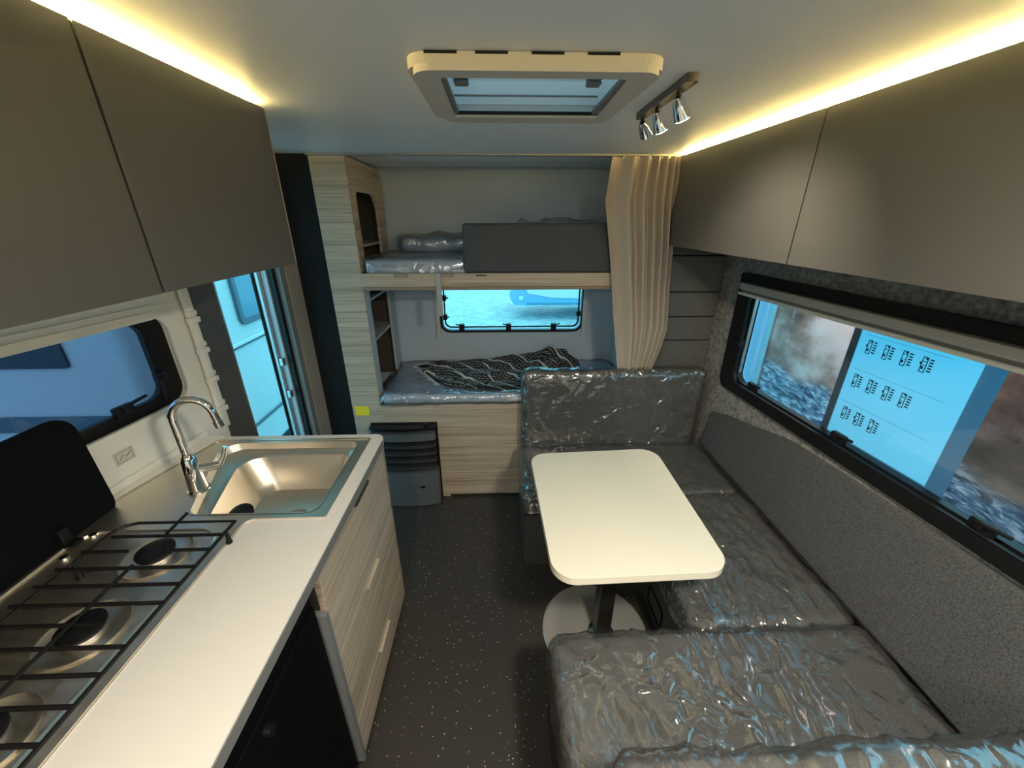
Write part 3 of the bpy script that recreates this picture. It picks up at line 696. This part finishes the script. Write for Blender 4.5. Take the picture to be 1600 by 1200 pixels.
part('cloth', curtain(), CURT, ct, 80)
for i in range(9):
    x = .54+.285*i/8; b = new(); tube(b, [(x, 2.03, 1.938), (x, 2.03, 1.930)], .003, 6); part('glider', b, WHITE_TRIM, ct)

# ================================================================== DINETTE
def base_box(label, x0, x1, y0, y1, name='bench_base'):
    return single(name, bx(x0, x1, y0, y1, 0, .325, .004), mat('dark bench box', (.030, .030, .032), .6), label, 'bench')
GC = 'film-wrapped dinette cushions'
fb = thing('far_bench', 'dark grey bench box under the far dinette seat, below the bunk', 'bench', (.63, 1.74, 0))
part('box', bx(.112, 1.16, 1.51, 2.055, 0, .325, .004), fabric('bench cloth', (.04, .042, .045), (.085, .088, .09), 220), fb)
sb = thing('side_bench', 'dark wood-fronted bench box along the right wall behind the table', 'bench', (.9, 1.16, 0))
part('box', bx(.665, 1.16, .84, 1.505, 0, .325, .003), mat('dark brown board', (.05, .043, .037), .5), sb)
b = new(); plate(b, rrect(1.10, 1.25, .06, .16, .02, 4), [rrect(1.107, 1.243, .067, .153, .015, 4)], .660, .665, MXp); part('service_flap', b, BLACK, sb)
nb = thing('near_bench', 'dark grey bench box under the nearest dinette seat', 'bench', (.65, .6, 0))
part('box', bx(.155, 1.16, .32, .835, 0, .325, .004), fabric('bench cloth near', (.035, .037, .04), (.075, .078, .08), 220), nb)
def cushion(name, label, x0, x1, y0, y1, z0, z1, r, seed, amp=.008, stretch=(1, 1, 1), warp=None, wrap=True, m=FAB, g=GC, step=.014, f=1.0):
    t_ = thing(name, label, 'cushion', ((x0+x1)/2, (y0+y1)/2, z0), g)
    part('core', soft_box(x0, x1, y0, y1, z0, z1, r, .05, smooth_disp(.004, 4), warp), m, t_, 70)
    if wrap: part('plastic_wrap', soft_box(x0-.004, x1+.004, y0-.004, y1+.004, z0-.001, z1+.004, r, step, wrap_disp(amp, seed, stretch, .004, f), warp), FILM, t_, 95)
    return t_
cushion('seat_cushion', 'grey seat cushion in smooth film on the far bench behind the table', .105, 1.158, 1.505, 1.965, .33, .447, .03, 1.3, .005, (1, .6, 1))
cushion('seat_cushion', 'grey seat cushion in heavily creased film along the right wall', .625, 1.160, .838, 1.498, .33, .450, .03, 5.1, .014, (1.6, .5, 1), step=.011)
cushion('seat_cushion', 'grey seat cushion in crinkled film on the near bench, closest to the viewer', .150, 1.162, .43, .828, .33, .462, .035, 7.7, .011, (1.4, .8, 1), step=.011)
cushion('back_cushion', 'grey backrest in crinkled film standing on the far bench against the bunk', .125, 1.140, 1.972, 2.052, .400, .900, .034, 2.9, .009, (.8, 1, 1.1))
cushion('back_cushion', 'film-wrapped backrest top at the bottom edge, in front of the near bench', .205, 1.165, .300, .402, .40, .748, .04, 9.4, .013, (1, 1, 1))
# bare wall cushion along the right wall
def wc():
    def warp(p):
        t_ = (p.z-.45)/.33; q = p.copy()
        q.x = p.x+.045*t_+.05*max(0, (1.97-p.y))*max(0, t_)*.75
        q.z = p.z+max(0, t_)*(.022*(1.97-p.y)-.012)
        return q
    return soft_box(1.172, 1.20, .20, 1.965, .45, .812, .013, .05, smooth_disp(.002, 4), warp)
single('wall_cushion', wc(), FAB_B, 'long unwrapped grey backrest cushion along the right wall under the big window', 'cushion', smooth=60)
# table
tb = thing('dinette_table', 'cream-topped dinette table with rounded corners on a single column', 'table', (.41, 1.15, 0))
o = part('tabletop', plate(new(), rpoly([(.150, .826), (.697, .840), (.705, 1.52), (.128, 1.492)], [.075, .075, .075, .07], 10), [], .672, .70), TABLE, tb)
bv = o.modifiers.new('b', 'BEVEL'); bv.width = .003; bv.segments = 2; bv.limit_method = 'ANGLE'
b = plate(new(), rrect(.39, .455, 1.095, 1.165, .012, 4), [], .012, .672); part('column', b, POLE, tb)
b = new(); lathe(b, [(.055, .013), (.055, .020), (.045, .024)], (.423, 1.13, 0), 32); part('collar', b, CHROME, tb, True)
b = new(); lathe(b, [(.225, .0), (.228, .006), (.222, .012), (.001, .014)], (.40, 1.15, 0), 64); part('foot_disc', b, BASEM, tb, 30)
part('mount_plate', bx(.33, .51, 1.02, 1.24, .662, .671, .002), BLACK, tb)

# ================================================================== CEILING FITTINGS
HATCHM = mat('hatch frame plastic', (.58, .56, .52), .45)
hh = thing('roof_hatch', 'cream framed roof hatch in the ceiling with clips and clear dome', 'roof hatch', (.07, 1.12, 1.95))
b = plate(new(), rrect(-.165, .312, .862, 1.285, .045, 8), [rrect(-.13, .28, .878, 1.25, .01, 4)], 1.930, 1.9495)
part('outer_rim', b, HATCHM, hh)
part('frame', plate(new(), rpoly([(-.155, .850), (.302, .850), (.294, 1.262), (-.135, 1.262)], .04, 8), [rpoly([(-.105, .890), (.245, .890), (.258, 1.198), (-.108, 1.198)], .01, 4)], 1.918, 1.930), HATCHM, hh)
for x in (-.10, -.01, .09, .19): part('vent_notch', bx(x-.028, x+.030, .8605, .8618, 1.9455, 1.9495), BLACKM, hh)
b = new()
box(b, HX0-.015, HX0-.003, HY0, HY1, 1.93, 2.05); box(b, HX1+.003, HX1+.015, HY0, HY1, 1.93, 2.05)
box(b, HX0-.015, HX1+.015, HY1+.003, HY1+.015, 1.93, 2.035); box(b, HX0-.015, HX1+.015, HY0-.015, HY0-.003, 1.93, 2.05)
part('shaft', b, mat('grey hatch shaft', (.66, .64, .62), .35), hh)
part('dome', bx(HX0-.02, HX1+.02, HY0-.02, HY1+.02, 2.052, 2.056, .001), GL_D, hh)
part('blind_rail', bx(-.106, .256, 1.178, 1.196, 1.916, 1.925, .002), WHITE_TRIM, hh)
part('blind_rail', bx(-.104, .254, 1.169, 1.1775, 1.919, 1.926, .001), BLACK, hh)
part('insect_screen_bar', tube(new(), [(-.11, 1.205, 1.966), (.258, 1.205, 1.966)], .0022, 6), GREYTR, hh)
part('side_runner', bx(-.106, -.096, .90, 1.168, 1.920, 1.928), GREYTR, hh); part('side_runner', bx(.238, .252, .90, 1.168, 1.920, 1.928), GREYTR, hh)
for x in (-.075, .205):
    b = new(); box(b, x-.015, x+.015, 1.0, 1.02, 1.937, 1.960, .003)
    for q in range(3): box(b, x-.016, x+.016, .996, 1.0, 1.939+q*.007, 1.942+q*.007)
    part('clip', b, GREYTR, hh)
# spot rail
sr = thing('spotlight_bar', 'dark metal spotlight bar with three small spots on the ceiling by the hatch', 'spotlight', (.40, 1.12, 1.95))
part('rail', plate(new(), rpoly([(.385, .955), (.411, .955), (.413, 1.30), (.390, 1.30)], .010, 5), [], 1.934, 1.9495), mat('gunmetal', (.12, .12, .11), .35, .6), sr)
for i, (x, y, on) in enumerate(((.400, 1.03, 1), (.402, 1.16, 1), (.404, 1.275, 0))):
    d = Vector((.5, .3, -.9)).normalized() if on else Vector((.5, .6, -.5)).normalized()
    A = Vector((x, y, 1.925)); hd = tube(new(), [A, A+d*.012, A+d*.045], [.008, .014, .019], 16)
    sp = part('spot_head', hd, CHROME, sr, True)
    part('swivel', tube(new(), [(x, y, 1.936), A], .005, 8), BLACK, sp)
    if on:
        part('lens', tube(new(), [A+d*.0455, A+d*.047], .016, 16), BULB, sp)
        light('spot_light', 'SPOT', A+d*.055, SPOT_W*(1.0 if i else 1.3), WARM, A+d*1.0+Vector((.3, .05, .1)), spot_size=1.5, spot_blend=.8, shadow_soft_size=.015)
    else: part('lens', tube(new(), [A+d*.0455, A+d*.047], .016, 16), WHITE_TRIM, sp)
for x, y, lab in ((.48, 0, 'round flat ceiling lamp over the near bench'), (-.25, -.75, 'round flat ceiling lamp above the kitchen aisle')):
    cl = thing('ceiling_lamp', lab, 'lamp', (x, y, 1.95))
    b = new(); lathe(b, [(.10, 1.9495), (.10, 1.925), (.09, 1.920), (.001, 1.920)], (x, y, 0), 40); part('housing', b, WHITE_TRIM, cl, True)
    b = new(); lathe(b, [(.085, 1.9198), (.083, 1.9175), (.001, 1.9165)], (x, y, 0), 40); part('diffuser', b, LAMPG, cl, True)

# ================================================================== OUTSIDE
def ground_mat():
    m = mat('pale paving', rough=.8)
    v = coords(m, (3, 6, 3)); n = N(m, 'ShaderNodeTexNoise', Scale=1.6, Detail=5.0, Roughness=.7); L(m, v, n.inputs['Vector'])
    L(m, ramp(m, n.outputs['Fac'], [(.35, (.42, .42, .42)), (.65, (.80, .78, .76))]), bsdf(m).inputs['Base Color']); return m
struct('ground', bx(-14, 14, -14, 24, -.62, -.5), ground_mat())
VW = mat('white vehicle paint', (.78, .78, .78), .3, coat=.4)
VG = mat('dark vehicle glass', (.03, .05, .07), .1)
VB = mat('slate stripe', (.10, .15, .19), .4)
nv = thing('neighbouring_caravan', 'white caravan parked outside the kitchen window and entrance door', 'caravan', (-3.3, 3.6, -.5))
part('body', bx(-4.6, -1.95, 2.02, 5.6, -.15, 2.0, .08, 4), mat('pale caravan shell', (.72, .74, .75), .4), nv, True)
part('window', plate(new(), rrect(-3.4, -2.28, .945, 1.5, .02, 5), [], 2.004, 2.018, MY), VG, nv)
part('stripe', bx(-4.5, -2.03, 2.006, 2.019, .56, .655, .002), VB, nv)
part('belt_moulding', bx(-1.95, -1.93, 2.12, 5.5, .80, .83, .006), VW, nv)
part('belt_shadow_line', bx(-1.949, -1.935, 2.12, 5.5, .785, .795), VB, nv)
wf = part('window', plate(new(), rrect(2.93, 4.6, .93, 1.7, .06, 6), [rrect(2.97, 4.56, .97, 1.66, .05, 6)], -1.95, -1.925, MXp), VB, nv)
part('pane', plate(new(), rrect(2.96, 4.57, .96, 1.67, .05, 6), [], -1.949, -1.938, MXp), mat('blue grey car glass', (.22, .36, .45), .1), wf)
for y in (2.62, 3.4): part('panel_seam', bx(-1.9495, -1.946, y, y+.008, -.1, .78), VB, nv)
part('wheel_skirt', bx(-1.95, -1.935, 2.3, 5.4, .15, .17), VB, nv)
for y in (3.2, 4.1):
    b = new(); lathe(b, [(.28, -.08), (.30, -.06), (.30, .06), (.28, .08), (.001, .08)], (-2.05, y, -.2), 28, Matrix.Rotation(PI/2, 4, 'Y')); part('wheel', b, BLACK, nv, True)
# car seen through the bunk window
cc = thing('parked_car', 'blue and white parked car far behind the bunk window', 'car', (2.6, 9.5, -.5))
prof = [(.32, -.14), (.22, .05), (.30, .42), (.9, .58), (1.6, .62), (2.3, 1.0), (3.7, 1.02), (4.4, .6), (4.7, .4), (4.7, -.14)]
part('body', plate(new(), rpoly(prof, .08, 4), [], 8.8, 10.4, MY), mat('pale blue paint', (.22, .50, .72), .25, coat=.6), cc, True)
part('side_panel', plate(new(), rpoly([(.62, .13), (1.15, .03), (2.2, .0), (3.2, .06), (3.2, .50), (.55, .48)], .05, 4), [], 8.77, 8.80, MY), VW, cc, True)
part('windscreen', plate(new(), rpoly([(1.7, .64), (2.3, .96), (3.6, .98), (4.1, .64)], .04, 4), [], 8.78, 8.795, MY), mat('reflecting car glass', (.5, .55, .6), .05), cc)
part('sill', bx(.6, 4.6, 8.78, 8.8, -.14, -.09, .01), mat('car sill', (.10, .30, .45), .5), cc)
b = new(); lathe(b, [(.04, 0), (.055, .01), (.05, .02), (.001, .02)], (.48, 8.79, .02), 20, Matrix.Rotation(PI/2, 4, 'X')); part('fog_lamp', b, VW, cc, True)
for x in (3.75,):
    b = new(); lathe(b, [(.27, -.1), (.30, -.08), (.30, .08), (.27, .1), (.001, .1)], (x, 8.85, -.2), 28, Matrix.Rotation(PI/2, 4, 'X')); part('wheel', b, BLACK, cc, True)
b = new(); lathe(b, [(.27, -.1), (.30, -.08), (.30, .08), (.27, .1), (.001, .1)], (3.75, 10.3, -.2), 28, Matrix.Rotation(PI/2, 4, 'X')); part('wheel', b, BLACK, cc, True)
for y in (9.0, 10.2):
    b = new(); lathe(b, [(.27, -.1), (.30, -.08), (.30, .08), (.27, .1), (.001, .1)], (2.45, y+.15, -.2), 28, Matrix.Rotation(PI/2, 4, 'X')); part('wheel', b, mat('tyre', (.05, .07, .08), .7), cc, True)
# photo banner wall outside the dinette window
def banner_mat():
    m = mat('printed seascape banner', rough=.7)
    tc = N(m, 'ShaderNodeTexCoord'); sx = N(m, 'ShaderNodeSeparateXYZ'); L(m, tc.outputs['Object'], sx.inputs[0])
    mp = N(m, 'ShaderNodeMapping'); mp.inputs['Scale'].default_value = (1, 1.6, 2.4); L(m, tc.outputs['Object'], mp.inputs[0])
    n = N(m, 'ShaderNodeTexNoise', Scale=1.6, Detail=5.0, Roughness=.55); L(m, mp.outputs[0], n.inputs['Vector'])
    cl = ramp(m, n.outputs['Fac'], [(.30, (.20, .07, .045)), (.45, (.52, .27, .20)), (.58, (.90, .58, .50)), (.75, (1.0, .76, .70))])
    # darker rocks towards the near side
    rk = ramp(m, n.outputs['Fac'], [(.35, (.03, .018, .016)), (.5, (.12, .06, .045)), (.7, (.34, .22, .17))])
    f1 = N(m, 'ShaderNodeMapRange'); f1.inputs['From Min'].default_value = 1.6; f1.inputs['From Max'].default_value = 2.4; L(m, sx.outputs['Y'], f1.inputs['Value'])
    a = N(m, 'ShaderNodeMixRGB'); L(m, f1.outputs[0], a.inputs[0]); L(m, rk, a.inputs[1]); L(m, cl, a.inputs[2])
    # sea below
    mp2 = N(m, 'ShaderNodeMapping'); mp2.inputs['Scale'].default_value = (1, 3.5, 12); mp2.inputs['Rotation'].default_value = (.35, 0, 0); L(m, tc.outputs['Object'], mp2.inputs[0])
    s = N(m, 'ShaderNodeTexNoise', Scale=2.4, Detail=6.0, Roughness=.65, Distortion=.8); L(m, mp2.outputs[0], s.inputs['Vector'])
    sea = ramp(m, s.outputs['Fac'], [(.38, (.05, .07, .12)), (.50, (.22, .30, .42)), (.60, (.80, .84, .90))])
    ad = N(m, 'ShaderNodeMath', operation='MULTIPLY_ADD'); ad.inputs[1].default_value = .35; L(m, n.outputs['Fac'], ad.inputs[0]); L(m, sx.outputs['Z'], ad.inputs[2])
    f2 = N(m, 'ShaderNodeMapRange'); f2.inputs['From Min'].default_value = .60; f2.inputs['From Max'].default_value = .70; L(m, ad.outputs[0], f2.inputs['Value'])
    c = N(m, 'ShaderNodeMixRGB'); L(m, f2.outputs[0], c.inputs[0]); L(m, sea, c.inputs[1]); L(m, a.outputs[0], c.inputs[2])
    L(m, c.outputs[0], bsdf(m).inputs['Base Color']); return m
bn = thing('photo_banner', 'large printed seascape banner in sepia and blue outside the dinette window', 'banner', (0, 0, 0))
part('print', bx(2.40, 2.41, .2, 3.27, -.5, 1.12), banner_mat(), bn)
part('backing_board', bx(2.411, 2.46, .15, 3.32, -.5, 1.14), VW, bn)
for y in (.18, 3.30): part('post', bx(2.385, 2.46, y-.03, y+.03, -.5, 1.18, .004), ALU, bn)
single('pale_outdoor_panel', bx(2.9, 2.95, 3.0, 6.5, -.5, 2.2, .01), mat('pale blue panel', (.5, .58, .72), .6), 'plain pale blue panel outside the far end of the dinette window', 'panel')
# price sheet on the outside of the pane
pm = bpy.data.materials.new('backlit white paper'); pm.use_nodes = True; pb = bsdf(pm)
pb.inputs['Base Color'].default_value = (.85, .87, .9, 1); pb.inputs['Roughness'].default_value = .7
nt = pm.node_tree; tl = N(pm, 'ShaderNodeBsdfTranslucent'); tl.inputs[0].default_value = (.60, .90, .98, 1)
mxs = N(pm, 'ShaderNodeMixShader'); mxs.inputs[0].default_value = .95; L(pm, pb.outputs[0], mxs.inputs[1]); L(pm, tl.outputs[0], mxs.inputs[2])
L(pm, mxs.outputs[0], nt.nodes['Material Output'].inputs['Surface'])
ps = thing('printed_data_sheet', 'white printed sheet with rows of small floor plans taped to the dinette window', 'poster', (1.25, 1.15, .9))
ink = mat('dark ink', (.02, .05, .08), .7)
sm2 = pm.copy(); sm2.name = 'milky sleeve border'
for n_ in sm2.node_tree.nodes:
    if n_.type == 'BSDF_TRANSLUCENT': n_.inputs[0].default_value = (.30, .42, .50, 1)
part('sleeve_border', rbox(new(), .905, .9545, -.0515, -.0505, .885, 1.36), sm2, ps)
part('sleeve_border', rbox(new(), .955, 1.317, -.0515, -.0505, .885, .9045), sm2, ps)
part('paper', rbox(new(), .955, 1.325, -.0515, -.0505, .905, 1.36), pm, ps)
part('grey_bar', rbox(new(), 1.318, 1.345, -.052, -.0475, .885, 1.36), VB, ps)
# floor plan icons: columns along y, rows along z; drawings stand on end
def icon(y, z, k_):
    b = new(); n0, n1 = -.0504, -.0498; H, W = .050, .016
    def q(a0, a1, b0, b1): rbox(b, y-a1, y-a0, n0, n1, z-b1, z-b0)
    q(0, W, 0, .0026); q(0, W, H-.0026, H); q(0, .0024, 0, H); q(W-.0024, W, 0, H)
    q(.001, W-.003, .010+.004*(k_ % 2), .012+.004*(k_ % 2)); q(.004, W-.001, .026, .0275); q(.003, .009, .031, .040); q(.008, .013, .002, .008)
    if k_ % 3 == 0: q(-.004, .0, .018, .026)
    for i in range(5): q(.021, .032, .003+i*.009, .0075+i*.009)
    part('floor_plan', b, ink, ps)
k_ = 0
for z, ys in ((1.285, (1.282, 1.222, 1.162, 1.102)), (1.155, (1.288, 1.232, 1.174, 1.118)), (1.025, (1.285, 1.232, 1.178))):
    for y in ys: icon(y, z, k_); k_ += 1
b = new(); rbox(b, 1.235, 1.295, -.0504, -.0498, 1.318, 1.322); rbox(b, 1.17, 1.225, -.0504, -.0498, 1.318, 1.320); rbox(b, 1.03, 1.30, -.0504, -.0498, 1.300, 1.3008)
rbox(b, 1.0, 1.30, -.0504, -.0498, 1.172, 1.1728); rbox(b, 1.0, 1.30, -.0504, -.0498, 1.042, 1.0428)
part('heading_lines', b, mat('pale ink', (.2, .35, .42), .7), ps)
bl = thing('added_banner_light', 'added unseen floodlight bar above the printed banner outside', 'lamp', (1.92, 1.9, 1.5))  # made-up fixture, out of view, for the added banner light
part('housing', bx(1.88, 1.96, .85, 3.0, 1.51, 1.55, .005), GREYP, bl)
for y in (1.2, 2.6): part('arm', bx(1.94, 2.50, y-.012, y+.012, 1.55, 1.57, .002), GREYP, bl)
for y in (1.2, 2.6): part('arm', bx(2.465, 2.49, y-.012, y+.012, -.5, 1.57, .002), GREYP, bl)
aw = thing('sky_blocker', 'added unseen grey awning above the dinette window outside', 'sky_blocker', (1.8, 1.3, 2.2))  # added out of view to keep sky reflections off the seat film
part('blocker_fabric', bx(1.36, 2.3, -.6, 3.0, 2.22, 2.235), mat('grey sky blocker cloth', (.25, .25, .25), .9), aw)
for y in (-.55, 2.95): part('arm', bx(1.38, 2.3, y-.02, y+.02, 2.18, 2.21, .004), ALU, aw)
part('blocker_front_bar', bx(2.28, 2.34, -.62, 3.02, 2.17, 2.24, .008), ALU, aw)
